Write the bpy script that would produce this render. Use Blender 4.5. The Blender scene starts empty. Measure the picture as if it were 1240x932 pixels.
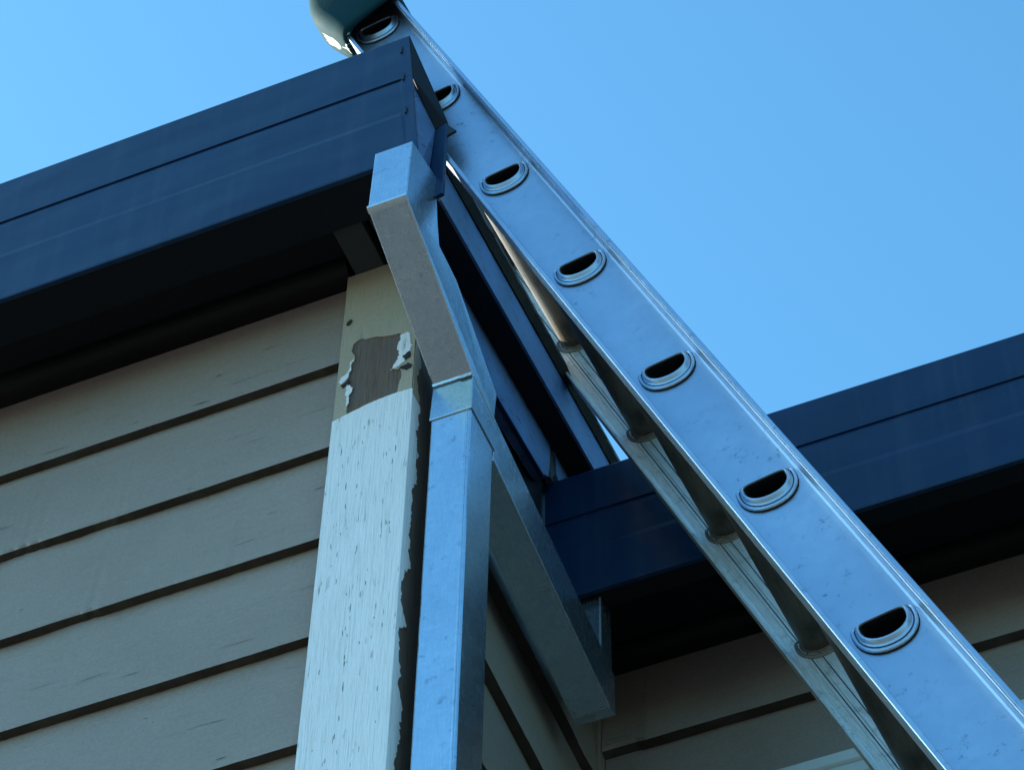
import bpy, bmesh, math, random
from mathutils import Vector, Matrix, noise
random.seed(7)
scene = bpy.context.scene
COL = scene.collection
EYE = 1.6                      # the camera stands 1.6 m above the ground
# ------------------------------------------------------------------ camera
cam = bpy.data.cameras.new("camera")
cam.sensor_fit = 'HORIZONTAL'; cam.sensor_width = 36.0
cam.lens = 36.0 * 3507.8 / 1240.0
cam.clip_start = 0.05; cam.clip_end = 3000
camo = bpy.data.objects.new("camera", cam); COL.objects.link(camo)
right = Vector((0.9152, 0.4030, 0.0)).normalized()
p_, y_, r_ = -0.93746592, -0.4145502, 0.02461439
def _rz(t): return Matrix(((math.cos(t), -math.sin(t), 0), (math.sin(t), math.cos(t), 0), (0, 0, 1)))
def _rx(t): return Matrix(((1, 0, 0), (0, math.cos(t), -math.sin(t)), (0, math.sin(t), math.cos(t))))
RM = _rz(r_) @ _rx(p_) @ Matrix(((1, 0, 0), (0, 0, -1), (0, 1, 0))) @ _rz(y_)
CR = Matrix((RM[0], -RM[1], -RM[2])).transposed()
camo.matrix_world = Matrix.Translation((0, 0, EYE)) @ CR.to_4x4()
scene.camera = camo
# ------------------------------------------------------------------ light
SUN_EL, SUN_AZ = math.radians(20), math.radians(-88)       # azimuth from +Y towards +X
sd = Vector((math.sin(SUN_AZ) * math.cos(SUN_EL), math.cos(SUN_AZ) * math.cos(SUN_EL), math.sin(SUN_EL)))
w = bpy.data.worlds.new("World"); scene.world = w; w.use_nodes = True
nt = w.node_tree; nt.nodes.clear()
sky = nt.nodes.new('ShaderNodeTexSky'); sky.sky_type = 'NISHITA'; sky.sun_disc = False
sky.sun_elevation = SUN_EL; sky.sun_rotation = SUN_AZ
sky.air_density = 1.3; sky.dust_density = 1.3; sky.ozone_density = 9.0
mul = nt.nodes.new('ShaderNodeMix'); mul.data_type = 'RGBA'; mul.blend_type = 'MULTIPLY'
mul.inputs[0].default_value = 1.0
mul.inputs[7].default_value = (0.88, 1.08, 0.84, 1)
bg = nt.nodes.new('ShaderNodeBackground'); bg.inputs[1].default_value = 0.12
out = nt.nodes.new('ShaderNodeOutputWorld')
nt.links.new(sky.outputs[0], mul.inputs[6]); nt.links.new(mul.outputs[2], bg.inputs[0]); nt.links.new(bg.outputs[0], out.inputs[0])
sl = bpy.data.lights.new("sun", 'SUN'); sl.energy = 4.0; sl.angle = math.radians(0.5); sl.color = (1, 0.93, 0.82)
slo = bpy.data.objects.new("sun", sl); COL.objects.link(slo)
slo.rotation_euler = (-sd).to_track_quat('-Z', 'Y').to_euler(); slo.location = sd * 50
vs = scene.view_settings
vs.view_transform = 'Standard'; vs.look = 'None'; vs.exposure = 2.03; vs.gamma = 1.0; vs.use_curve_mapping = False

# ------------------------------------------------------------------ materials
class N:
    def __init__(s, name):
        s.m = bpy.data.materials.new(name); s.m.use_nodes = True
        s.t = s.m.node_tree; s.t.nodes.clear()
        s.o = s.t.nodes.new('ShaderNodeOutputMaterial'); s.b = s.t.nodes.new('ShaderNodeBsdfPrincipled')
        s.t.links.new(s.b.outputs[0], s.o.inputs[0])
        s.tc = s.t.nodes.new('ShaderNodeTexCoord').outputs['Object']
    def map(s, sc=(1, 1, 1), rot=(0, 0, 0)):
        n = s.t.nodes.new('ShaderNodeMapping'); n.inputs['Scale'].default_value = sc; n.inputs['Rotation'].default_value = rot
        s.t.links.new(s.tc, n.inputs[0]); return n.outputs[0]
    def noise(s, sc, det=4, vec=None, rough=.55):
        n = s.t.nodes.new('ShaderNodeTexNoise'); n.inputs['Scale'].default_value = sc
        n.inputs['Detail'].default_value = det; n.inputs['Roughness'].default_value = rough
        s.t.links.new(vec if vec else s.tc, n.inputs['Vector']); return n.outputs[0]
    def vor(s, sc, vec=None, feat='F1', o='Color'):
        n = s.t.nodes.new('ShaderNodeTexVoronoi'); n.inputs['Scale'].default_value = sc; n.feature = feat
        s.t.links.new(vec if vec else s.tc, n.inputs['Vector']); return n.outputs[o]
    def ramp(s, fac, stops):
        n = s.t.nodes.new('ShaderNodeValToRGB'); s.t.links.new(fac, n.inputs[0])
        e = n.color_ramp.elements
        while len(e) < len(stops): e.new(.5)
        for k, (p, c) in enumerate(stops):
            e[k].position = p; e[k].color = (c if hasattr(c, '__len__') else (c, c, c)) + (1,) if hasattr(c, '__len__') else (c, c, c, 1)
        return n.outputs[0]
    def mix(s, fac, a, b, bt='MIX'):
        n = s.t.nodes.new('ShaderNodeMix'); n.data_type = 'RGBA'; n.blend_type = bt
        for i, v in ((0, fac), (6, a), (7, b)):
            if hasattr(v, 'node'): s.t.links.new(v, n.inputs[i])
            elif i == 0: n.inputs[0].default_value = v
            else: n.inputs[i].default_value = tuple(v) + (1,)
        return n.outputs[2]
    def math(s, op, a, b=0.0):
        n = s.t.nodes.new('ShaderNodeMath'); n.operation = op
        for i, v in enumerate((a, b)):
            if hasattr(v, 'node'): s.t.links.new(v, n.inputs[i])
            else: n.inputs[i].default_value = v
        return n.outputs[0]
    def bump(s, h, st=.3, d=.001, prev=None):
        n = s.t.nodes.new('ShaderNodeBump'); n.inputs['Strength'].default_value = st; n.inputs['Distance'].default_value = d
        s.t.links.new(h, n.inputs['Height'])
        if prev: s.t.links.new(prev, n.inputs['Normal'])
        return n.outputs[0]
    def set(s, **k):
        for a, v in k.items():
            i = s.b.inputs[a.replace('_', ' ')]
            if hasattr(v, 'node'): s.t.links.new(v, i)
            elif hasattr(v, '__len__') and len(v) == 3: i.default_value = tuple(v) + (1,)
            else: i.default_value = v
        return s
M = {}
def paint_wall(name, a, b, ax):
    n = N(name)
    st = (3, 3, 40) if ax == 'x' else (3, 3, 40)
    st = {'x': (2.5, 60, 60), 'y': (60, 2.5, 60), 'z': (60, 60, 2.5)}[ax]
    g = n.noise(9, 6, n.map(st)); big = n.noise(4, 5); fine = n.noise(260, 3)
    c = n.mix(n.ramp(big, [(.35, 0), (.7, 1)]), a, b)
    nick = n.ramp(n.noise(10, 9, n.map(tuple(v * .16 for v in st)), .74), [(.635, 0), (.665, 1)])
    c = n.mix(n.math('MULTIPLY', nick, .7), c, tuple(v * .35 for v in a))
    c = n.mix(n.math('MULTIPLY', n.ramp(g, [(.32, 1), (.5, 0)]), .3), c, tuple(v * .6 for v in a))
    c = n.mix(.14, c, n.ramp(fine, [(.3, 0.02), (.7, .38)]))
    h = n.math('ADD', n.math('MULTIPLY', g, .8), n.math('MULTIPLY', fine, .5))
    h = n.math('SUBTRACT', h, nick)
    n.set(Base_Color=c, Roughness=n.ramp(big, [(.3, .42), (.7, .6)]), Normal=n.bump(h, .55, .0006))
    n.b.inputs['Specular IOR Level'].default_value = .45
    return n.m
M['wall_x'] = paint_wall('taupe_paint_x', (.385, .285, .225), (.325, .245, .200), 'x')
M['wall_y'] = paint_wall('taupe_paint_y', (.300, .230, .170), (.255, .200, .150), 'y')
M['cream'] = paint_wall('old_cream_paint', (.55, .41, .27), (.45, .335, .215), 'z')
def _white():
    n = N('white_primer_paint')
    st = n.map((90, 90, 3))
    g = n.noise(6, 7, st); fine = n.noise(150, 5); big = n.noise(9, 5)
    gx = n.noise(30, 4, n.map((1, 1, .12)))
    def ridge(scale, zs, w, thr):          # thin upright cracks: where a stretched noise crosses its middle value
        v = n.noise(scale, 3, n.map((1, 1, zs)), .5)
        d = n.math('ABSOLUTE', n.math('SUBTRACT', v, .5))
        line = n.ramp(d, [(0, 1), (w, 0)])
        m = n.ramp(n.noise(38, 5, n.map((2.2, 2.2, 1))), [(thr, 0), (thr + .03, 1)])
        return n.math('MULTIPLY', line, m)
    cr = n.math('MULTIPLY', ridge(190, .03, .012, .60), .5)
    pit = n.ramp(n.noise(120, 5, None, .6), [(.74, 0), (.78, 1)])
    c = n.mix(n.ramp(big, [(.3, 0), (.7, 1)]), (.98, .91, .90), (.94, .87, .86))
    c = n.mix(n.math('MULTIPLY', n.ramp(g, [(.3, 1), (.52, 0)]), .38), c, (.50, .50, .45))
    c = n.mix(n.math('MULTIPLY', cr, .9), c, (.10, .09, .07))
    c = n.mix(n.math('MULTIPLY', pit, .5), c, (.30, .28, .24))
    h = n.math('ADD', n.math('ADD', n.math('MULTIPLY', g, .9), n.math('MULTIPLY', fine, .6)), gx)
    h = n.math('SUBTRACT', h, n.math('MULTIPLY', n.math('MAXIMUM', cr, pit), 1.6))
    n.set(Base_Color=c, Roughness=.5, Normal=n.bump(h, 1.0, .0014)); return n.m
M['white'] = _white()
def _wood(name, a, b, c3):
    n = N(name)
    g = n.noise(8, 8, n.map((70, 70, 2.4)), .65); big = n.noise(22, 5)
    c = n.mix(n.ramp(g, [(.3, 0), (.7, 1)]), a, b)
    c = n.mix(n.ramp(big, [(.45, 0), (.75, .8)]), c, c3)
    n.set(Base_Color=c, Roughness=.85, Normal=n.bump(g, .9, .002)); return n.m
M['wood'] = _wood('bare_weathered_wood', (.105, .060, .042), (.235, .150, .110), (.16, .12, .11))
M['rot'] = _wood('rotten_black_wood', (.008, .007, .006), (.030, .024, .018), (.055, .042, .030))
def _steel(name, c1, c2, rough, spang=1.0, vertical='z'):
    n = N(name)
    cell = n.vor(170); cs = n.t.nodes.new('ShaderNodeSeparateColor'); n.t.links.new(cell, cs.inputs[0])
    fine = n.noise(420, 3); big = n.noise(9, 6)
    st = n.noise(12, 5, n.map({'z': (60, 60, 2), 'y': (60, 2, 60)}[vertical]))
    f = n.math('ADD', n.math('MULTIPLY', cs.outputs[0], .28 * spang), n.math('MULTIPLY', n.ramp(big, [(.3, 0), (.7, 1)]), .55))
    c = n.mix(f, c1, c2)
    spots = n.ramp(n.noise(70, 6, None, .7), [(.60, 0), (.68, 1)])
    c = n.mix(n.math('MULTIPLY', n.ramp(st, [(.3, 1), (.6, 0)]), .25), c, tuple(v * .7 for v in c1))
    c = n.mix(n.math('MULTIPLY', spots, .5), c, tuple(v * .35 for v in c1))
    r = n.math('ADD', n.math('MULTIPLY', cs.outputs[1], .05 * spang), n.math('ADD', n.math('MULTIPLY', st, .14), rough))
    h = n.math('ADD', n.math('MULTIPLY', fine, .12), n.math('ADD', n.math('MULTIPLY', st, .4), n.math('MULTIPLY', big, 1.6)))
    n.set(Base_Color=c, Metallic=.93, Roughness=r, Normal=n.bump(h, .13, .0006)); return n.m
M['galv'] = _steel('galvanised_steel', (.46, .57, .66), (.70, .79, .86), .15)
M['galv_edge'] = _steel('cut_steel_edge', (.72, .75, .76), (.85, .86, .86), .30)
def _alu():
    n = N('weathered_aluminium')
    fine = n.noise(420, 4); mid = n.noise(60, 8, None, .7); big = n.noise(7, 5)
    c = n.mix(n.ramp(big, [(.3, 0), (.7, 1)]), (.40, .49, .62), (.52, .61, .73))
    spots = n.ramp(n.noise(75, 9, None, .78), [(.575, 0), (.64, 1)])
    spots = n.math('MULTIPLY', spots, n.ramp(n.noise(11, 4), [(.42, .15), (.6, 1)]))
    st = n.map((1, 1, 1), (0, -EL_ALU, 0))
    sc = n.t.nodes.new('ShaderNodeMapping'); sc.inputs['Scale'].default_value = (9, 60, 60); n.t.links.new(st, sc.inputs[0])
    streak = n.noise(6, 6, sc.outputs[0], .6)
    scr = n.ramp(n.noise(22, 9, sc.outputs[0], .8), [(.66, 0), (.69, 1)])
    c = n.mix(n.math('MULTIPLY', n.ramp(mid, [(.38, 1), (.62, 0)]), .38), c, (.36, .45, .56))
    c = n.mix(n.math('MULTIPLY', spots, .65), c, (.10, .13, .17))
    c = n.mix(n.math('MULTIPLY', scr, .5), c, (.14, .15, .17))
    r = n.math('ADD', n.math('ADD', n.math('MULTIPLY', mid, .22), n.math('MULTIPLY', streak, .12)), .24)
    h = n.math('ADD', n.math('MULTIPLY', fine, .4), n.math('ADD', n.math('MULTIPLY', mid, .45), n.math('MULTIPLY', streak, .3)))
    n.set(Base_Color=c, Metallic=.90, Roughness=r, Normal=n.bump(h, .22, .0004)); return n.m
EL_ALU = math.radians(68.5)
M['alu'] = _alu()
def _rung():
    n = N('dirty_aluminium')
    g = n.noise(10, 6, n.map((60, 3, 60)), .65); b = n.noise(25, 6)
    c = n.mix(n.ramp(g, [(.3, 0), (.7, 1)]), (.11, .088, .066), (.26, .215, .165))
    c = n.mix(n.ramp(b, [(.5, 0), (.7, .75)]), c, (.05, .042, .035))
    n.set(Base_Color=c, Metallic=.30, Roughness=.5, Normal=n.bump(g, .5, .001)); return n.m
M['rung'] = _rung()
def _old():
    n = N('chalky_oxidised_aluminium')
    mid = n.noise(50, 8, None, .7); st = n.map((1, 1, 1), (0, -EL_ALU, 0))
    sc = n.t.nodes.new('ShaderNodeMapping'); sc.inputs['Scale'].default_value = (5, 70, 70); n.t.links.new(st, sc.inputs[0])
    k = n.noise(7, 6, sc.outputs[0], .65)
    c = n.mix(n.ramp(k, [(.35, 0), (.62, 1)]), (.52, .50, .47), (.70, .68, .64))
    c = n.mix(n.math('MULTIPLY', n.ramp(mid, [(.54, 0), (.68, 1)]), .55), c, (.22, .19, .155))
    n.set(Base_Color=c, Metallic=.50, Roughness=.45, Normal=n.bump(n.math('ADD', k, mid), .25, .0006)); return n.m
M['alu_old'] = _old()
def _colour(name, col, rough, var=.15, met=0.0, spec=.5, bs=.1, speck=1.6, wave=0):
    n = N(name); b = n.noise(6, 6); f = n.noise(300, 3); d = n.ramp(n.noise(40, 7, None, .7), [(.6, 0), (.72, 1)])
    c = n.mix(n.ramp(b, [(.3, 0), (.7, 1)]), tuple(v * (1 - var) for v in col), tuple(min(1, v * (1 + var)) for v in col))
    c = n.mix(n.math('MULTIPLY', d, .25), c, tuple(v * speck + .004 for v in col))
    if speck < 1:
        d2 = n.ramp(n.noise(110, 8, n.map((1, .35, 1)), .75), [(.57, 0), (.63, 1)])
        c = n.mix(n.math('MULTIPLY', d2, .8), c, (.012, .013, .016))
    n.set(Base_Color=c, Roughness=n.ramp(b, [(.3, rough * .88), (.7, min(1, rough * 1.15))]), Metallic=met,
          Normal=n.bump(n.math('ADD', f, n.math('MULTIPLY', b, 2.0)), bs, .0005))
    if wave:                                  # thin sheet never lies dead flat; faint rain streaks of dust
        lo = n.noise(3.2, 2, n.map((1, 1, 2.2))); st = n.noise(40, 5, n.map((1, 1, .04)), .6); dots = n.ramp(n.noise(220, 4, None, .6), [(.66, 0), (.72, 1)])
        nb = n.bump(n.math('ADD', f, n.math('MULTIPLY', b, 2.0)), bs, .0005)
        c = n.mix(n.math('MULTIPLY', n.ramp(st, [(.5, 0), (.75, 1)]), .16), c, (.10, .12, .14))
        c = n.mix(n.math('MULTIPLY', dots, .18), c, (.16, .18, .20))
        n.set(Base_Color=c, Normal=n.bump(lo, .6, wave, nb))
    n.b.inputs['Specular IOR Level'].default_value = spec
    return n.m
M['navy'] = _colour('navy_steel_paint', (.0048, .027, .080), .38, .14, 0, .28, .35, 1.6, .012)
M['navy_dull'] = _colour('chalky_navy_board_paint', (.085, .140, .270), .50, .45, 0, .30, 1.0, .3)
M['black'] = _colour('dark_soffit_and_shade_paint', (.006, .007, .010), .6, .3, 0, .2)  # soffit colour, also painted shade under gutters, verge and inside rungs
M['mould'] = _colour('dark_brown_eaves_moulding', (.008, .007, .006), .55, .4, 0, .2, .5)
M['roof'] = _colour('dark_roof_steel', (.03, .035, .045), .5, .2, 0, .4)
M['block'] = _colour('grey_timber_block', (.045, .047, .043), .7, .2, 0, .2, .6)
M['teal'] = _colour('teal_rubber', (.005, .036, .044), .8, .25, 0, .15, .6)
M['worn'] = _colour('scuffed_pale_rubber', (.42, .42, .36), .8, .35, 0, .3, 1.0)
M['trimwhite'] = _colour('white_window_paint', (.66, .68, .66), .5, .06, 0, .4)
M['glass'] = _colour('window_glass', (.02, .025, .03), .05, .05, 0, .6, 0)
M['dark'] = _colour('dark_metal', (.012, .014, .018), .5, .1, 0, .4)
def _ground():
    n = N('lawn_ground'); a = n.noise(3, 8); b = n.noise(60, 5)
    c = n.mix(n.ramp(a, [(.35, 0), (.65, 1)]), (.044, .052, .052), (.068, .074, .072))
    c = n.mix(.4, c, n.ramp(b, [(.3, .02), (.7, .11)]))
    n.set(Base_Color=c, Roughness=.95, Normal=n.bump(b, .8, .02)); return n.m
M['ground'] = _ground()
M['under'] = _wood('board_shade_and_split_brown', (.040, .030, .020), (.075, .055, .036), (.10, .085, .06))  # dark brown for painted shade under the boards, and for their splits

# ------------------------------------------------------------------ helpers
def link(name, me, mat, parent=None, kind=None, label=None, smooth=False, bevel=0, angle=35):
    o = bpy.data.objects.new(name, me); COL.objects.link(o)
    if mat is not None and not me.materials: me.materials.append(mat)
    if parent is not None:
        o.parent = parent
        p = parent; off = Vector((0, 0, 0))
        while p is not None: off += Vector(p.location); p = p.parent
        o.location = -off + Vector(o.get('at', (0, 0, 0)))
    if kind: o['kind'] = kind
    if label: o['label'] = label
    if smooth:
        for f in me.polygons: f.use_smooth = True
    if bevel:
        b = o.modifiers.new('bevel', 'BEVEL'); b.width = bevel; b.segments = 2; b.limit_method = 'ANGLE'; b.angle_limit = math.radians(angle)
        b.harden_normals = False
    return o
def thing(name, label, cat, loc, group=None):
    o = bpy.data.objects.new(name, None); COL.objects.link(o); o.location = loc
    o['label'] = label; o['category'] = cat
    if group: o['group'] = group
    return o
def up(P): return (P[0], P[1], P[2] + EYE)
def mesh(name, vs_, fs):
    me = bpy.data.meshes.new(name); me.from_pydata([up(v) for v in vs_], [], fs)
    bm = bmesh.new(); bm.from_mesh(me); bmesh.ops.recalc_face_normals(bm, faces=bm.faces); bm.to_mesh(me); bm.free()
    return me
def box(x0, x1, y0, y1, z0, z1):
    v = [(x, y, z) for x in (x0, x1) for y in (y0, y1) for z in (z0, z1)]
    return mesh('box', v, [(0, 1, 3, 2), (4, 6, 7, 5), (0, 4, 5, 1), (2, 3, 7, 6), (0, 2, 6, 4), (1, 5, 7, 3)])
def loft(loops, caps=True, name='loft'):
    k = len(loops[0]); v = [p for L in loops for p in L]; f = []
    for i in range(len(loops) - 1):
        for j in range(k):
            f.append((i * k + j, i * k + (j + 1) % k, (i + 1) * k + (j + 1) % k, (i + 1) * k + j))
    if caps: f.append(tuple(range(k))); f.append(tuple((len(loops) - 1) * k + j for j in range(k)))
    return mesh(name, v, f)
def prism_yz(prof, x0, x1): return loft([[(x0, y, z) for y, z in prof], [(x1, y, z) for y, z in prof]])
def prism_xy(prof, z0, z1): return loft([[(x, y, z0) for x, y in prof], [(x, y, z1) for x, y in prof]])
def sheet(loops, tolocal, thick):
    """a sheet with holes: loops of 2-D points (first one outer), given thickness; tolocal maps (a, b, t) to a point"""
    bm = bmesh.new(); es = []
    for L in loops:
        vv = [bm.verts.new((a, b, 0)) for a, b in L]
        for i in range(len(vv)): es.append(bm.edges.new((vv[i], vv[(i + 1) % len(vv)])))
    bmesh.ops.triangle_fill(bm, use_beauty=True, use_dissolve=False, edges=es)
    fs = list(bm.faces)
    r = bmesh.ops.extrude_face_region(bm, geom=fs)
    for g in r['geom']:
        if isinstance(g, bmesh.types.BMVert): g.co.z = thick
    for vtx in bm.verts: vtx.co = Vector(up(tolocal(vtx.co.x, vtx.co.y, vtx.co.z)))
    bmesh.ops.recalc_face_normals(bm, faces=bm.faces)
    me = bpy.data.meshes.new('sheet'); bm.to_mesh(me); bm.free(); return me
def jag(pts, amp, step, seed=0):
    """subdivide a closed 2-D outline and roughen it with coarse and fine steps"""
    rnd = random.Random(seed); P = [Vector(p) for p in pts]; a_ = amp * 1.5
    while True:
        Q = []; big = 0
        for i, p in enumerate(P):
            q = P[(i + 1) % len(P)]; Q.append(p); L = (q - p).length
            if L > step:
                nrm = Vector((-(q - p).y, (q - p).x)) / L
                Q.append(p.lerp(q, rnd.uniform(.35, .65)) + nrm * rnd.uniform(-1, 1) * min(a_, L * .28)); big += 1
        P = Q; a_ *= .72
        if not big: break
    return [(p.x, p.y) for p in P]

# ------------------------------------------------------------------ ground
g = bpy.data.meshes.new('ground'); g.from_pydata([(-900, -900, 0), (900, -900, 0), (900, 900, 0), (-900, 900, 0)], [], [(0, 1, 2, 3)])
link('ground', g, M['ground'], kind='structure')

# ------------------------------------------------------------------ house
house = thing('house', 'weatherboard house with taupe boards, navy steel gutters and a white-patched corner post', 'house', (-1, 2, 0))
ZG = -EYE
YA, YC, XB = 1.902, 2.530, -0.982          # sheathing planes behind the boards of the three walls
PITCH = 0.1743; Z0 = 2.972                 # board courses
def board_x(x0, x1, yb, zb, rise, seg, seed, lo=.023, chips=1.0):
    """one weatherboard running in x, its outer face looking towards -y"""
    rnd = random.Random(seed); loops = []
    chip = 0
    for i in range(seg + 1):
        t = i / seg; x = x0 + (x1 - x0) * t
        nz = noise.noise(Vector((x * 14, seed * 3.1, 0))); nf = noise.noise(Vector((x * 90, seed * 1.7, 4)))
        if seg > 8:
            c = noise.noise(Vector((x * 9, seed * 7.7, 9)))
            chip = .014 * max(0, c - .22) * chips * (1.2 + 1.5 * nf) if c > .22 else 0
        jz = nz * .0018 + nf * .0010 + chip + .0011 * noise.noise(Vector((x * 3.5, seed * 2.2, 7))); jy = nf * .0006 + chip * .8 + nz * .0006
        loops.append([(x, yb - lo + jy, zb + jz), (x, yb - lo + jy * .4 + .0004, zb + .004 + jz), (x, yb - .006, zb + rise),
                      (x, yb + .008, zb + rise), (x, yb + .008, zb + jz * .2 + .0), (x, yb - .001, zb + nf * .0006)])
    return loft(loops)
def lerp_face(dz, lo=.019, rise=PITCH + .006):
    t = (dz - .004) / (rise - .004)
    return YA - lo + .0002 + t * (lo - .006) - .0009
# wall facing the viewer, left of the post
def paint_under_shade(me, mat):
    """shade under a board put into its colour: faces that look straight down get a dark brown"""
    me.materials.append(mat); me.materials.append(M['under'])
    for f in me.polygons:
        if f.normal.z < -.75: f.material_index = 1  # underside shade painted in as a darker material
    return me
wall = link('front_wall', box(-6, -1.0, YA + .009, YA + .10, ZG, 3.16), M['wall_x'], house)
n = 0; zb = Z0
while zb > ZG:
    seen = zb > 2.0
    rise = min(PITCH + .008, 3.155 - zb) if n == 0 else PITCH + .006
    me = board_x(-1.80, -1.0655, YA, zb, rise, 260 if seen else 2, n + 1, lo=.019)
    link('weatherboard', paint_under_shade(me, M['wall_x']), None, wall)
    zb -= PITCH; n += 1
zb = Z0; n = 0
while zb > ZG:                                # the next lengths of board, butted to the first
    rise = min(PITCH + .008, 3.155 - zb) if n == 0 else PITCH + .006
    link('weatherboard', paint_under_shade(board_x(-6, -1.802, YA, zb, rise, 6, n + 50), M['wall_x']), None, wall)
    zb -= PITCH; n += 1
rnd = random.Random(77); cv = []; cf = []
for i in range(24):                            # short splits and scrapes along the grain of the boards
    kk = rnd.randint(0, 5); zb_ = Z0 - kk * PITCH; f_ = rnd.uniform(.04, .80); x = rnd.uniform(-1.60, -1.09); L = rnd.choice((.006, .012, .03)) * rnd.uniform(.5, 1.4)
    wd = rnd.uniform(.0002, .0006); k_ = len(cv); dz = rnd.uniform(-.04, .04)
    for j in range(5):
        t = j / 4; ww = wd * math.sin(math.pi * (.1 + .8 * t)); z_ = zb_ + f_ * PITCH + dz * L * t + rnd.uniform(-.0003, .0003)
        y_ = lerp_face(z_ - zb_)
        cv += [(x + L * t, y_, z_ - ww), (x + L * t, y_, z_ + ww)]
        if j: cf.append((k_ + 2 * j - 2, k_ + 2 * j - 1, k_ + 2 * j + 1, k_ + 2 * j))
cm = bpy.data.meshes.new('splits'); cm.from_pydata([up(v) for v in cv], [], cf)
link('board_splits', cm, M['under'], wall, kind='stuff')
# return wall going back behind the downpipe
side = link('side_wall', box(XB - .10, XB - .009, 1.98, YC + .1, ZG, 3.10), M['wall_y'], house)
def board_y(y0, y1, xb, zb0, zb1, rise, seg, seed, lo=.021):
    loops = []
    for i in range(seg + 1):
        t = i / seg; y = y0 + (y1 - y0) * t; zb = zb0 + (zb1 - zb0) * t
        nz = noise.noise(Vector((y * 14, seed * 3.1, 0))); nf = noise.noise(Vector((y * 90, seed * 1.7, 4)))
        c = noise.noise(Vector((y * 12, seed * 5.7, 9))); chip = .006 * max(0, c - .2)
        jz = nz * .001 + nf * .0008 + chip
        loops.append([(xb + lo - jz, y, zb + jz), (xb + lo - .0005, y, zb + .004 + jz), (xb + .006, y, zb + rise),
                      (xb - .008, y, zb + rise), (xb - .008, y, zb), (xb + .001, y, zb + nf * .0006)])
    return loft(loops)
k = 0; zb = 2.800
while zb > ZG:
    link('weatherboard', paint_under_shade(board_y(1.968, YC - .012, XB, zb, zb - .032, PITCH + .004, 60 if k < 3 else 3, k + 11), M['wall_y']), None, side)
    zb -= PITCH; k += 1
link('weatherboard', paint_under_shade(board_y(1.968, YC - .012, XB, 2.800 + PITCH, 2.800 + PITCH - .03, .13, 20, 33), M['wall_y']), None, side)
# recessed wall facing the viewer, right of the return
back = link('recessed_wall', box(XB - .05, 4, YC + .009, YC + .11, ZG, 3.02), M['wall_x'], house)
zb = 2.829; k = 0
link('weatherboard', paint_under_shade(board_x(XB + .022, 4, YC, zb + PITCH, .03, 3, 90), M['wall_x']), None, back)
while zb > ZG:
    link('weatherboard', paint_under_shade(board_x(XB + .022, .8, YC, zb, PITCH + .002, 110 if k < 2 else 3, k + 71, chips=1.4), M['wall_x']), None, back)
    link('weatherboard', paint_under_shade(board_x(.802, 4, YC, zb, PITCH + .002, 3, k + 171), M['wall_x']), None, back)
    zb -= PITCH; k += 1
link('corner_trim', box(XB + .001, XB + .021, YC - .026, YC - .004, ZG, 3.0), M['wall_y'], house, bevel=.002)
# flaking split in the top board of the recessed wall
pts = [(-.800, 2.866), (-.77, 2.8655), (-.742, 2.868), (-.728, 2.877), (-.712, 2.880), (-.690, 2.890), (-.687, 2.886), (-.706, 2.872), (-.722, 2.868), (-.742, 2.861), (-.77, 2.862)]
pts = jag(pts, .0011, .004, 3)
link('split', sheet([pts], lambda a, b, t: (a, 2.5110 + t - (b - 2.83) * -.085 - .0022, b), .004), M['rot'], back)
pts = jag([(-.90, 2.892), (-.86, 2.874), (-.80, 2.868), (-.80, 2.872), (-.86, 2.880), (-.895, 2.898)], .0008, .005, 5)
link('paint_flake', sheet([pts], lambda a, b, t: (a, 2.5110 + t + (b - 2.83) * .085 - .0016, b), .003), M['cream'], back)
# window head in the recessed wall
win = link('window', box(-.80, .55, YC - .040, YC + .02, 1.50, 2.58), M['glass'], house)
win.data.materials.clear(); win.data.materials.append(M['glass'])
prof = [(YC - .012, 2.675)]
for i in range(3):
    zt = 2.675 - i * .026
    prof += [(YC - .050, zt - .001), (YC - .052, zt - .004), (YC - .052, zt - .020), (YC - .050, zt - .022), (YC - .045, zt - .024)]
prof += [(YC - .050, 2.595), (YC - .012, 2.595)]
link('window_head', prism_yz(prof, -.86, .60), M['trimwhite'], win)
for x in (-.86, .52): link('window_jamb', box(x, x + .08, YC - .055, YC + .0, 1.45, 2.593), M['trimwhite'], win, bevel=.003)
link('window_sill', box(-.90, .64, YC - .085, YC + .0, 1.40, 1.448), M['trimwhite'], win, bevel=.004)
link('sash_bar', box(-.15, -.10, YC - .050, YC - .0405, 1.45, 2.593), M['trimwhite'], win)

# ---- corner post
PX0, PX1, PY0, PY1 = -1.0625, -0.9585, 1.8760, 1.966
post = link('corner_post', box(PX0, PX1, PY0, PY1, ZG, 3.150), M['wood'], house, label='bare brown wood corner post under layers of cream and white paint', bevel=.002)
# old cream paint, a torn hole in it showing the wood
outer = [(PX0 - .0014, 3.149), (PX1 + .0014, 3.149)] + [(PX1 + .0014, 3.02), (PX1 + .001, 2.842)] + [(-1.023, 2.848), (-1.0613, 2.836), (PX0 - .0014, 2.836)]
hole = [(-1.0455, 2.990), (-1.034, 2.9945), (-1.020, 2.990), (-1.004, 2.985), (-.990, 2.981), (-.975, 2.9765), (-.978, 2.957), (-.980, 2.935), (-.976, 2.922), (-.983, 2.911), (-.984, 2.903),
        (-.976, 2.903), (-.975, 2.892), (-.978, 2.862), (-.979, 2.849), (-1.006, 2.850), (-1.024, 2.848), (-1.047, 2.839), (-1.0465, 2.860), (-1.044, 2.884), (-1.0475, 2.905), (-1.0485, 2.925), (-1.045, 2.945), (-1.0425, 2.962), (-1.0475, 2.975)]
outer = jag(outer, .0003, .01, 1); hole = jag(hole, .0011, .0014, 2)
def front(a, b, t): return (a, PY0 - t, b)
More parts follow.
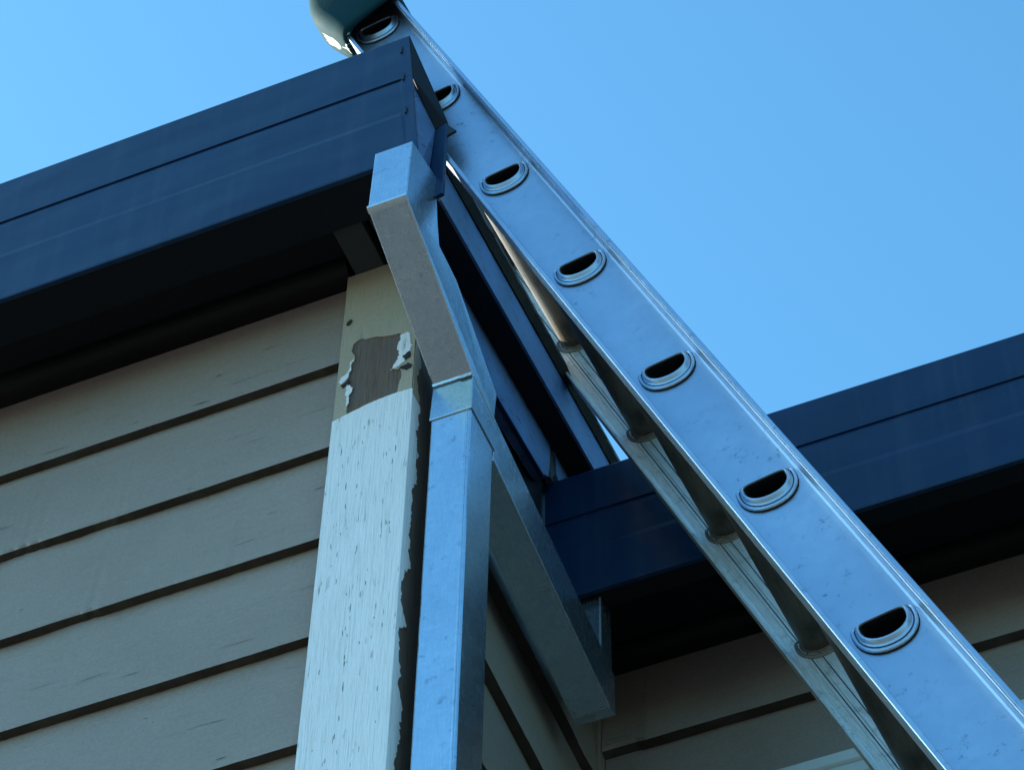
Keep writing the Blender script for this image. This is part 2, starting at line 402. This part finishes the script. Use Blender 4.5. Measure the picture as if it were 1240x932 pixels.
link('cream_paint', sheet([outer, hole], front, .0016), M['cream'], post, label='peeling old cream paint torn open over bare wood')
# pale chalky remains around the hole
for s, pts in enumerate(([(-.978, 2.975), (-.967, 2.972), (-.963, 2.94), (-.968, 2.918), (-.982, 2.905), (-.990, 2.903), (-.981, 2.925), (-.983, 2.950)],
                         [(-1.051, 2.908), (-1.044, 2.898), (-1.0415, 2.884), (-1.0450, 2.860), (-1.048, 2.852), (-1.0485, 2.880)],
                         [(-1.0615, 2.914), (-1.053, 2.925), (-1.047, 2.950), (-1.0425, 2.955), (-1.0465, 2.930), (-1.0495, 2.915), (-1.060, 2.904)])):
    link('paint_flake', sheet([jag(pts, .0016, .0012, s + 21)], lambda a, b, t: (a, PY0 - .0014 - t, b), .0011), M['white'], post)
for s, pts in enumerate(([(-.974, 2.925), (-.964, 2.932), (-.962, 2.920), (-.970, 2.915)], [(-.978, 2.902), (-.966, 2.908), (-.960, 2.900), (-.968, 2.893)],
                         [(-1.057, 2.905), (-1.048, 2.914), (-1.045, 2.908), (-1.055, 2.899)], [(-1.0575, 3.043), (-1.0525, 3.046), (-1.0525, 3.037), (-1.0575, 3.034)])):
    link('gouge', sheet([jag(pts, .0016, .0012, s + 61)], lambda a, b, t: (a, PY0 - .0022 - t, b), .0006), M['rot'], post)
# white primer, brushed on below a slanting line
wp = [(PX0 - .0018, ZG + .2), (PX0 - .0018, 2.834), (-1.0500, 2.8395), (-1.030, 2.8465), (-1.005, 2.8505), (-.985, 2.8490), (PX1 + .0012, 2.8430), (PX1 + .0012, ZG + .2)]
# keep only the roughened top edge, the sides stay straight
top = []
rnd = random.Random(4)
for i in range(41):
    x = (PX0 - .0018) + (PX1 + .0012 - PX0 + .0018) * i / 40
    t = i / 40
    z = 2.834 + .0175 * math.sin(min(1, t * 1.12) * math.pi * .5) - .006 * max(0, t - .75) * 4 * .4 + rnd.uniform(-.0005, .0005)
    top.append((x, z))
wp = [(PX0 - .0018, ZG + .2)] + top + [(PX1 + .0012, ZG + .2)]
link('white_paint', sheet([wp], lambda a, b, t: (a, PY0 - t, b), .0026), M['white'], post, label='thick white primer with brush marks and fine cracks')
# fine upright cracks in the primer
rnd = random.Random(31); cv = []; cf = []
for i in range(75):
    lane = rnd.choice((-1.046, -1.036, -1.0225, -1.0185, -1.014, -1.0165, -.999, -.985, -.974)); x = lane + rnd.gauss(0, .0012)
    z = rnd.uniform(2.08, 2.80); L = rnd.choice((.003, .005, .008, .014)) * rnd.uniform(.6, 1.3); wd = rnd.uniform(.00018, .00048)
    k = len(cv); nn = 4
    for j in range(nn + 1):
        t = j / nn; ww = wd * math.sin(math.pi * (.12 + .76 * t)); xx = x + rnd.uniform(-.0003, .0003)
        cv += [(xx - ww, PY0 - .00275, z + L * t), (xx + ww, PY0 - .00275, z + L * t)]
        if j: cf.append((k + 2 * j - 2, k + 2 * j - 1, k + 2 * j + 1, k + 2 * j))
cm = bpy.data.meshes.new('cracks'); cm.from_pydata([up(v) for v in cv], [], cf)
link('paint_cracks', cm, M['dark'], post, kind='stuff')
# paint wrapped round the right-hand edge, ragged at the back
ed = [(PY0 - .0024, ZG + .2), (PY0 - .0024, 2.840)]
back_edge = []
rnd = random.Random(12)
zz = 2.840
while zz > 1.7:
    y = PY0 + .017 + .015 * noise.noise(Vector((zz * 9, 1, 2))) + .012 * noise.noise(Vector((zz * 38, 3, 2))) + .006 * noise.noise(Vector((zz * 160, 7, 2)))
    if 2.44 < zz < 2.52: y -= .016 * math.sin((zz - 2.44) / .08 * math.pi)
    back_edge.append((max(y, PY0 + .003), zz)); zz -= .004
link('white_paint', sheet([ed + back_edge + [(PY0 + .02, ZG + .2)]], lambda a, b, t: (PX1 + t, a, b), .0018), M['white'], post, label='ragged grey-white paint on the side of the corner post')
sd_top = [(PY0 - .0016, 2.842)] + [(PY0 + .012 + .010 * noise.noise(Vector((z_ * 30, 5, 5))) + .006 * noise.noise(Vector((z_ * 90, 5, 5))), z_) for z_ in [2.842 + i * .004 for i in range(60)]] + [(PY0 - .0016, 3.08)]
link('cream_paint', sheet([sd_top], lambda a, b, t: (PX1 + t, a, b), .0016), M['cream'], post)
link('eaves_block', box(-1.053, -1.012, 1.800, 1.886, 3.150, 3.178), M['block'], house, bevel=.001)
link('eaves_block', box(-1.002, -.950, 1.790, 1.874, 3.151, 3.178), M['block'], house, bevel=.001)

# ---- eaves
link('soffit', box(-6, -.95, 1.745, YA + .008, 3.161 + .018, 3.195), M['black'], house, label='black painted eaves lining over the front wall')
arc = [(1.8785 - .020, 3.1785)] + [(1.8785 - .020 * math.cos(a), 3.156 + .0 + .0225 * (1 - math.sin(a))) for a in [math.radians(d) for d in range(0, 91, 15)]][1:] + [(1.900, 3.156), (1.900, 3.1785)]
link('eaves_moulding', prism_yz(arc, -6, -1.0632), M['mould'], house, smooth=False)
link('soffit', box(XB, 4, 2.335, YC + .008, 3.013, 3.028), M['black'], house, label='black painted eaves lining over the recessed wall')
arc2 = [(y - 1.9 + YC - .004, z - 3.1785 + 3.0125) for y, z in arc]
link('eaves_moulding', prism_yz(arc2, XB + .022, 4), M['mould'], house)

# ---- gutters: deep pressed-steel boxes, a groove and a soft crease along each face
def gutter_prof(y, zt, h, depth, g=1.0):
    a = zt - .35 * h; b = zt - .63 * h; zb = zt - h
    return [(y + .001, zt), (y, zt - .003), (y, a), (y + .0042 * g, a - .0008), (y + .0042 * g, a - .0050), (y + .0005 * g, a - .0075), (y, b), (y - .0014 * g, b - .0105), (y - .0014, zb + .003), (y - .0006, zb),
            (y + depth, zb + .0005), (y + depth, zb + .002), (y + .0012, zb + .002), (y + .0012, b - .0115), (y + .0025, b), (y + .0025, zt - .012), (y + .010, zt - .012), (y + .010, zt)]
GA = (1.727, 3.459, .322)
pa = gutter_prof(GA[0], GA[1], GA[2], .006)
def endx(z): return -.926 + (GA[1] - z) * (.028 / GA[2])
L0 = [(-6, y, z) for y, z in pa]; L1 = [(endx(z) if y < GA[0] + .02 else endx(z) - .002, y, z) for y, z in pa]
pf = gutter_prof(GA[0], GA[1], GA[2], .006, .05)
L2 = [(endx(z) - .020, y, z) for y, z in pa]; L3 = [(endx(z) - .015, y, z) for y, z in pf]; L1 = [(endx(z), y, z) for y, z in pf]
gA = link('gutter', loft([L0, L2, L3, L1]), M['navy'], house, label='long navy steel gutter face over the front wall')
for z in (3.428, 3.352, 3.262):
    x = endx(z) - .013
    link('rivet', box(x, x + .0028, GA[0] - .0022, GA[0] + .002, z - .013, z + .002), M['dark'], gA, bevel=.0006)
link('gutter_sole', box(-6, -.912, 1.734, 1.796, 3.139, 3.178), M['black'], gA)  # black box, paints in the shade under the gutter
link('end_packing', box(-.99, -.928, 1.742, 1.782, 3.1785, 3.44), M['black'], gA)
# return end of that gutter
ee = [(-.9255, GA[0] + .0105, 3.440), (-.9005, GA[0] + .0105, 3.128), (-.9020, 1.7655, 3.112), (-.8955, 1.7655, 3.2515), (-.9155, 1.7405, 3.345)]
link('gutter_end', loft([ee, [(x - .012, y + .001, z) for x, y, z in ee]]), M['navy_dull'], gA)
# folded corner capping and the ledge over it
link('corner_capping', prism_xy([(-.8985, 1.7665), (-.8795, 1.7635), (-.8780, 1.7655), (-.8780, 1.7690), (-.8800, 1.7695), (-.8965, 1.7700)], 3.086, 3.2545), M['navy'], gA)
link('corner_capping', prism_xy([(-.9045, 1.7705), (-.8975, 1.7675), (-.8985, 1.7675), (-.905, 1.769)], 3.110, 3.25), M['navy'], gA)
lv = [(-.9255, 1.7272, 3.4590), (-.9165, 1.7272, 3.3440), (-.8957, 1.765, 3.2515), (-.8790, 1.7655, 3.2535), (-.8780, 1.7655, 3.2600)]
led = mesh('ledge', lv + [(x - .002, y + .006, z + .003) for x, y, z in lv], [(0, 1, 2, 3, 4), (9, 8, 7, 6, 5), (0, 5, 6, 1), (1, 6, 7, 2), (2, 7, 8, 3), (3, 8, 9, 4), (4, 9, 5, 0)])
link('ledge_flashing', led, M['black'], gA)
link('flashing_tip', mesh('tip', [(-.880, 1.7650, 3.256), (-.8655, 1.7655, 3.232), (-.8795, 1.7655, 3.226), (-.880, 1.7685, 3.256), (-.8655, 1.7690, 3.232), (-.8795, 1.7690, 3.226)],
     [(0, 1, 2), (5, 4, 3), (0, 3, 4, 1), (1, 4, 5, 2), (2, 5, 3, 0)]), M['dark'], gA)
GC = (2.310, 3.176, .260)
pc = gutter_prof(GC[0], GC[1], GC[2], .006)
gC = link('gutter', loft([[(-.962, y, z) for y, z in pc], [(4, y, z) for y, z in pc]]), M['navy'], house, label='navy steel gutter face over the recessed wall')
link('gutter_sole', box(-.962, 4, 2.317, 2.345, 2.9175, 3.012), M['black'], gC)  # black again for the painted shade below this gutter
# ---- raking boards along the verge of the front wing
def rake(y, z0, s=.138): return z0 + (y - 1.83) * s
def verge(x0, x1, y0, y1, zlo, zhi, seg=1, s=.138):
    loops = []
    for i in range(seg + 1):
        y = y0 + (y1 - y0) * i / seg
        a = rake(y, zlo, s); b = rake(y, zhi, s)
        loops.append([(x0, y, a), (x1, y, a), (x1, y, b), (x0, y, b)])
    return loft(loops)
# lower board with its split end
T = [(1.875, 3.066), (2.208, 3.124), (2.262, 3.135), (2.280, 3.149), (2.284, 3.185), (2.288, 3.243), (2.298, 3.228), (2.306, 3.222), (2.308, 3.190), (2.330, 3.175), (2.36, 3.18), (2.36, 3.29), (1.875, 3.225)]
T = [(y, z) for y, z in T]
lowb = link('verge_board', sheet([T], lambda a, b, t: (-.945 - t, a, b), .018), M['navy_dull'], house, label='chalky blue lower verge board with a torn split at its end')
link('board_lip', verge(-.950, -.9435, 1.875, 2.262, 3.0625, 3.0655, s=.150), M['navy'], lowb)
rnd = random.Random(3)
tp = jag([(2.288, 3.243), (2.296, 3.226), (2.306, 3.222), (2.308, 3.19), (2.300, 3.165), (2.284, 3.155)], .002, .006, 9)
link('torn_edge', sheet([tp], lambda a, b, t: (-.947 - t - (b - 3.2) * .02, a, b), .004), M['rot'], lowb)
link('verge_board', verge(-.909, -.905, 1.815, 2.46, 3.1605, 3.262), M['navy_dull'], house, label='chalky blue upper verge board under the roof edge')
link('verge_shade_plate', verge(-.966, -.9095, 1.815, 2.46, 3.164, 3.262), M['black'], house)  # black plate added as painted shade beneath the upper verge board
link('verge_lining', verge(-.985, -.9665, 1.9665, 2.50, 3.00, 3.24, s=.10), M['black'], house)
# ---- roofs
def rough_edge(x0, x1, y0, y1, zt, th, seed, amp):
    loops = []; n = int((y1 - y0) / .004)
    for i in range(n + 1):
        y = y0 + (y1 - y0) * i / n
        j = amp * (noise.noise(Vector((y * 35, seed, 0))) + .6 * noise.noise(Vector((y * 120, seed, 3))) + .3 * noise.noise(Vector((y * 300, seed, 5))))
        k2 = amp * .6 * noise.noise(Vector((y * 80, seed, 8)))
        zz = rake(y, zt)
        loops.append([(x0, y, zz + .002), (x1 + j - .006, y, zz + k2 * .3), (x1 + j, y, zz + k2 + .004), (x1 + j - .002, y, zz + th + k2), (x0, y, zz + th + .012)])
    return loft(loops)
rf = link('roof', verge(-6, -.902, 1.815, 2.75, 3.2625, 3.285), M['roof'], house, label='low roof sheet over the front wing')
link('rotten_roof_edge', rough_edge(-.9045, -.8925, 1.8150, 2.46, 3.2425, .012, 2, .0022), M['rot'], rf)
link('batten_edge', rough_edge(-.9045, -.8965, 1.8160, 2.46, 3.2380, .006, 5, .0010), M['rot'], rf)
link('roof', verge(-.894, 4, 2.336, 9, 3.02, 3.045, s=.10), M['roof'], house, label='low roof sheet over the recessed wing')
link('roof', verge(-6, -.895, 2.7505, 9, 3.262, 3.285, s=.138), M['roof'], house, label='low roof sheet over the rear of the house')
link('wall_core', box(-5.95, XB - .12, 2.05, 8.9, ZG, 3.14), M['wall_x'], house)
link('wall_core', box(XB - .04, 3.95, 2.66, 8.9, ZG, 2.95), M['wall_x'], house)

# ------------------------------------------------------------------ downpipe
dp = thing('downpipe', 'new galvanised steel downpipe with two offset arms at the corner of the house', 'downpipe', (-.91, 1.92, 0))
X0, X1 = -.9375, -.8850
def yz_prism(prof, x0, x1, **k): return prism_yz(prof, x0, x1)
# outlet box under the gutter and its sloping arm, one folded piece of sheet
arm = [(1.697, 3.118), (1.693, 2.984), (1.893, 2.862), (1.960, 2.862), (1.965, 2.914), (1.835, 2.994), (1.786, 3.002), (1.778, 3.040), (1.766, 3.132)]
XA0, XA1 = -.9415, -.8905
loops = []
def lerp(a, b, t): return a + (b - a) * t
L0 = []; L1 = []
for y, z in arm:
    t = min(1, max(0, (y - 1.70) / .19))
    L0.append((lerp(-.9435, X0, t), y, z)); L1.append((lerp(-.8920, X1, t), y, z))
a1 = link('offset_arm', loft([L0, L1]), M['galv'], dp, label='sloping arm that climbs from the pipe to the gutter outlet', bevel=.0012, angle=15)
link('folded_lip', prism_yz([(1.6905, 2.987), (1.6905, 2.9825), (1.6945, 2.9805), (1.698, 2.9795), (1.6955, 2.984), (1.6925, 2.9865)], -.9440, -.8915), M['galv_edge'], a1)
link('seam', loft([[(lerp(-.8922, X1, t) + .0004, y - .0006, z - .0003), (lerp(-.8922, X1, t) + .0004, y + .0012, z + .0018), (lerp(-.8922, X1, t) - .0012, y - .0006, z - .0007)] for t, y, z in ((0, 1.694, 2.9845), (1, 1.8925, 2.862))]), M['galv_edge'], a1)
# dropper that links the arm's box to the gutter sole
link('outlet_collar', box(-.937, -.897, 1.729, 1.764, 3.110, 3.1375), M['galv'], a1)
# socket
def ring(x0, x1, y0, y1, z): return [(x0, y0, z), (x1, y0, z), (x1, y1, z), (x0, y1, z)]
sk = link('socket', loft([ring(X0 - .0005, X1 + .0005, 1.8905, 1.9590, 2.8615), ring(X0 - .0015, X1 + .0015, 1.8885, 1.9605, 2.805), ring(X0 - .0018, X1 + .0018, 1.8880, 1.9610, 2.792)]), M['galv'], dp, bevel=.001)
link('solder_bead', loft([[(x, 1.8885 - b * .4, 2.861 - b + .0012 * noise.noise(Vector((x * 260, 0, 0)))), (x, 1.8872, 2.8635 + .001 * noise.noise(Vector((x * 200, 0, 3)))), (x, 1.8895, 2.8665)] for x, b in [(X0 + i * .00175, .001 + (.0022 if i > 20 else .0)) for i in range(31)]]), M['galv_edge'], sk)
link('solder_bead', loft([[(X1 + .0012, y, 2.8625 - (y - 1.89) * .18), (X1 + .0028, y, 2.8600 - (y - 1.89) * .18), (X1 + .0012, y, 2.8575 - (y - 1.89) * .18)] for y in (1.891, 1.925, 1.958)]), M['galv_edge'], sk)
# vertical pipe
vp = link('pipe', loft([ring(X0, X1, 1.8900, 1.9580, 2.80), ring(X0, X1, 1.8900, 1.9580, ZG + .05)]), M['galv'], dp, bevel=.0022)
link('seam', box(X1 - .0062, X1 - .0035, 1.8889, 1.8915, ZG + .06, 2.790), M['galv'], vp, bevel=.0006)
# lower arm running back to the other gutter
zf = lambda y, base: base + (y - 1.96) * -.125
b2 = [(1.9605, 2.776), (2.345, 2.723), (2.366, 2.730), (2.366, 2.806), (1.9605, 2.862)]
br = link('offset_arm', prism_yz(b2, X0 + .0005, X1 - .0005), M['galv'], dp, label='long lower arm running back under the recessed gutter', bevel=.0012, angle=15)
link('seam', loft([[(X1 - .0010, y, z - .0006), (X1 + .0004, y, z - .0006), (X1 + .0004, y, z + .0018)] for y, z in ((1.962, 2.776), (2.344, 2.7235))]), M['galv_edge'], br)
link('outlet_stub', box(-.9330, -.8880, 2.3235, 2.3635, 2.800, 2.930), M['galv'], br, bevel=.001)
link('seam', box(-.8895, -.8872, 2.3225, 2.3245, 2.812, 2.916), M['galv_edge'], br)
# pipe bracket holding the pipe to the post
link('pipe_strap', box(X0 - .020, X0 - .0005, 1.905, 1.935, 1.20, 1.222), M['galv'], dp)

# ------------------------------------------------------------------ ladder
A0 = Vector((-1.0858709, 1.9244932, 3.90153251)); EL = 1.19514865
U = Vector((-math.cos(EL), 0, math.sin(EL))); V = Vector((math.sin(EL), 0, math.cos(EL)))
K = .28 / .30                     # rungs every 280 mm
SKEW = .063                        # the rungs run very slightly off square to the wall
def lp(u, v, y): p = (A0 + U * u + V * v) * K; return (p.x + (y - 1.9245) * SKEW * K, y * K, p.z)
UB = -(A0.z * K + EYE - .01) / K / U.z; UT = .19
base = lp(UB, 0, 2.06)
ladder = thing('ladder', 'scuffed aluminium ladder leaning on the roof edge, D-shaped hollow rungs', 'ladder', (base[0], base[1], 0))
Y1, Y2, TH = 1.9245, 2.400, .0035
PHI = math.radians(-9.6)
def dloop(w_, h_, du=0.0, nseg=28):
    o = []
    for i in range(nseg):
        a = 2 * math.pi * i / nseg; c, s_ = math.cos(a), math.sin(a)
        if s_ > .0001:
            x = w_ / 2 * math.copysign(abs(c) ** .38, c); z = h_ * .30 * s_ ** .30
        else:
            x = w_ / 2 * math.copysign(abs(c) ** .92, c); z = -h_ * .70 * abs(s_) ** .95
        z += du + .002
        # local (along v, along u), tread turned back towards level
        o.append((x * math.cos(PHI) - z * math.sin(PHI) + .0025, x * math.sin(PHI) + z * math.cos(PHI)))
    return o
UR = [-.3 * k + .008 for k in range(0, 20) if -.3 * k > UB + .12]
HW, HH = .0500, .0320
def rail(yw, sgn, name):
    """web at yw; flanges stand sgn*25 mm outwards and a little inwards"""
    def Y(d): return yw + sgn * (d * .5 if sgn > 0 and d > 0 else d)                    # d > 0 : outwards
    bm = bmesh.new()
    def extr(prof):
        a = [bm.verts.new(up(lp(UB, v, Y(d)))) for v, d in prof]; b = [bm.verts.new(up(lp(UT, v, Y(d)))) for v, d in prof]
        k = len(prof)
        for i in range(k): bm.faces.new((a[i], a[(i + 1) % k], b[(i + 1) % k], b[i]))
        bm.faces.new(a); bm.faces.new(b)
    extr([(-.0375, 0), (-.0400, .0015), (-.0425, .006), (-.0430, .016), (-.0415, .0195), (-.0405, .0215), (-.0405, .0245), (-.0415, .0255), (-.0460, .0255), (-.0470, .0245), (-.0470, -.0155), (-.0462, -.0165), (-.0438, -.0165), (-.0430, -.0155), (-.0425, -TH - .002), (-.0375, -TH)])
    extr([(.0405, 0), (.0430, .0015), (.0455, .006), (.0462, .016), (.0448, .0188), (.0440, .0205), (.0440, .0222), (.0448, .0232), (.0455, .0228), (.0460, .0240), (.0468, .0255), (.0510, .0255), (.0520, .0245), (.0520, -.0155), (.0512, -.0165), (.0488, -.0165), (.0480, -.0155), (.0475, -TH - .002), (.0405, -TH)])
    bmesh.ops.recalc_face_normals(bm, faces=bm.faces)
    loops = [[(-.0378, UB), (.0408, UB), (.0408, UT), (-.0378, UT)]]
    for ur in UR: loops.append([(a, b + ur) for a, b in dloop(HW + .004, HH + .004)])
    web = sheet(loops, lambda a, b, t: lp(b, a, Y(t - TH + .0001)), TH - .0003)
    bm.from_mesh(web)
    me = bpy.data.meshes.new(name); bm.to_mesh(me); bm.free()
    return me
r1 = link('rail', rail(Y1, -1, 'rail'), M['alu'], ladder, label='nearer side rail of the ladder')
r2 = link('rail', rail(Y2, 1, 'rail'), M['alu_old'], ladder, label='farther side rail of the ladder')
for v in (-.026, -.0215, -.017, -.008):
    link('rib', loft([[lp(u, v - .0009, Y2 - .0032), lp(u, v, Y2 - .0046), lp(u, v + .0009, Y2 - .0032), lp(u, v, Y2 - .0020)] for u in (UB + .01, UT - .01)]), M['dark'] if v in (-.0215, -.008) else M['alu_old'], r2)
# rungs: D tubes with a swaged ring at each rail
def dring(prof, y, sgn):
    loops = []
    for w_, h_, du, d in prof: loops.append([(a, b, y + sgn * d) for a, b in dloop(w_, h_, du)])
    return loops
u0 = UR[0]
def tomesh(loops, caps=False): return loft([[lp(b + u0, a, y) for a, b, y in L] for L in loops], caps=caps)
tube = tomesh(dring([(HW + .0006, HH + .0006, 0, .0045), (HW, HH, 0, -.006), (HW, HH, 0, -(Y2 - Y1) - .004), (HW - .003, HH - .003, 0, -(Y2 - Y1) - .0038), (HW - .003, HH - .003, 0, -.004), (HW - .0002, HH - .0002, 0, .0040), (HW + .0006, HH + .0006, 0, .0045)], Y1, -1))
ringp = [(.0720, .0560, -.0045, .0002), (.0710, .0550, -.0045, .0024), (.0690, .0525, -.0042, .0042), (.0660, .0490, -.0036, .0040), (.0635, .0460, -.0030, .0018),
         (.0610, .0430, -.0020, .0012), (.0590, .0400, -.0010, .0030), (.0560, .0365, -.0004, .0056), (.0535, .0345, -.0002, .0062), (.0518, .0332, 0, .0056), (.0506, .0325, 0, .0044)]
ring1 = tomesh(dring(ringp, Y1, -1))
ring2 = tomesh(dring([(.0700, .0500, -.0015, .0002), (.0690, .0490, -.0015, .0030), (.0660, .0460, -.0010, .0052), (.0620, .0420, -.0006, .0058), (.0590, .0388, 0, .0045), (.0575, .0370, 0, .0025), (.0555, .0350, 0, .0035), (.0530, .0322, 0, .0060), (.0512, .0300, 0, .0085), (.0504, .0288, 0, .012)], Y2, -1))
for me in (tube, ring1, ring2): me.polygons.foreach_set('use_smooth', [True] * len(me.polygons))
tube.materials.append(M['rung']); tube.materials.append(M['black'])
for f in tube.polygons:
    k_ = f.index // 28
    if k_ in (3, 4): f.material_index = 1  # inside of the tube painted black for the shade in the hollow
ring1.materials.append(M['alu']); ring2.materials.append(M['rung'])
ring1.materials.append(M['rot']); ring2.materials.append(M['rot'])
for me, segs in ((ring1, (0, 4)), (ring2, (0,))):
    for f in me.polygons:
        if f.index // 28 in segs: f.material_index = 1   # darker material in the joint and the groove
for ur in UR:
    r = bpy.data.objects.new('rung', tube); COL.objects.link(r); r.parent = ladder
    r.location = -Vector(ladder.location) + U * K * (ur - u0)
    for me in (ring1, ring2):
        c = bpy.data.objects.new('swaged_ring', me); COL.objects.link(c); c.parent = r
# rubber bumpers on the rail tops
def cap(yc, lab):
    outer = []; inner = []
    def sec(u, e, slant, vl=-.061):
        """rounded rectangle round the rail in (v, y); vl is how far it bulges on the underside"""
        o = []
        x0, x1, ya, yb = vl, .058 + e, yc - .034 - e, yc + .034 + e
        r = .022
        for cx_, cy_, a0 in ((x1 - r * .6, ya + r * .6, -90), (x1 - r * .6, yb - r * .6, 0), (x0 + r, yb - r, 90), (x0 + r, ya + r, 180)):
            rr = r * .6 if cx_ > 0 else r
            for k_ in range(6):
                a = math.radians(a0 + 90 * k_ / 5)
                v = cx_ + rr * math.cos(a); y = cy_ + rr * math.sin(a)
                o.append((u + .030 + slant * ((v + .061) / .121), v, y))
        return o
    sp = [(-.058, -.002, .042, -.0520), (-.050, .000, .040, -.0555), (-.030, .002, .030, -.0610), (.0, .003, .018, -.0670), (.03, .004, .006, -.0715), (.055, .004, .0, -.0730), (.085, .004, 0, -.0690),
          (.115, .003, 0, -.0620), (.145, .001, 0, -.0530), (.17, -.003, 0, -.044), (.19, -.009, 0, -.034), (.202, -.018, 0, -.022)]
    lo = [[lp(u, v, y) for u, v, y in sec(*s)] for s in sp]
    li = [[lp(u, v, y) for u, v, y in sec(s[0], s[1] - .006, s[2], s[3] + .006)] for s in reversed(sp[:9])]
    n_ = len(lo[0]); allL = list(reversed(li)) 
    loops = list(reversed(lo)) + [L for L in reversed(li)]
    me = loft(loops, caps=True)
    c = link('rubber_cap', me, M['teal'], ladder, smooth=True, label=lab)
    c.data.materials.clear(); c.data.materials.append(M['teal'])
    # scuffed pale heel at the underside of the cap
    hl = []
    vv = lambda u: -.0520 - (u + .028) * .24 - .0025 if u < .06 else -.0738
    for i in range(25):
        t = i / 24; y = yc - .024 + .046 * t; n1 = noise.noise(Vector((i * .7, 2, 0))); n2 = noise.noise(Vector((i * .6, 5, 0)))
        ua = -.052 + .008 * n1; ub = .022 + .028 * n2; um = (ua + ub) / 2
        ed_ = .0105 * (2 * abs(t - .5)) ** 3
        ua += .030; um += .030; ub += .030
        hl.append([lp(ua, vv(ua) + .0015 + ed_, y), lp(um, vv(um) - .0004 + ed_, y), lp(ub, vv(ub) + .0018 + ed_, y), lp(ub, vv(ub) + .006 + ed_, y), lp(ua, vv(ua) + .006 + ed_, y)])
    link('scuffed_heel', loft(hl), M['worn'], c)
cap(1.916, 'teal rubber bumper with a scuffed pale heel on the top of the nearer rail')
cap(2.408, 'teal rubber bumper on the top of the farther rail')
# feet
for y in (1.912, 2.412):
    link('rubber_foot', loft([[lp(UB + .05, v, yy) for v, yy in ((-.055, y - .03), (.06, y - .03), (.06, y + .03), (-.055, y + .03))], [(lp(UB, v, yy)[0], yy, ZG + .003) for v, yy in ((-.07, y - .035), (.08, y - .035), (.08, y + .035), (-.07, y + .035))]]), M['dark'], ladder, bevel=.004)
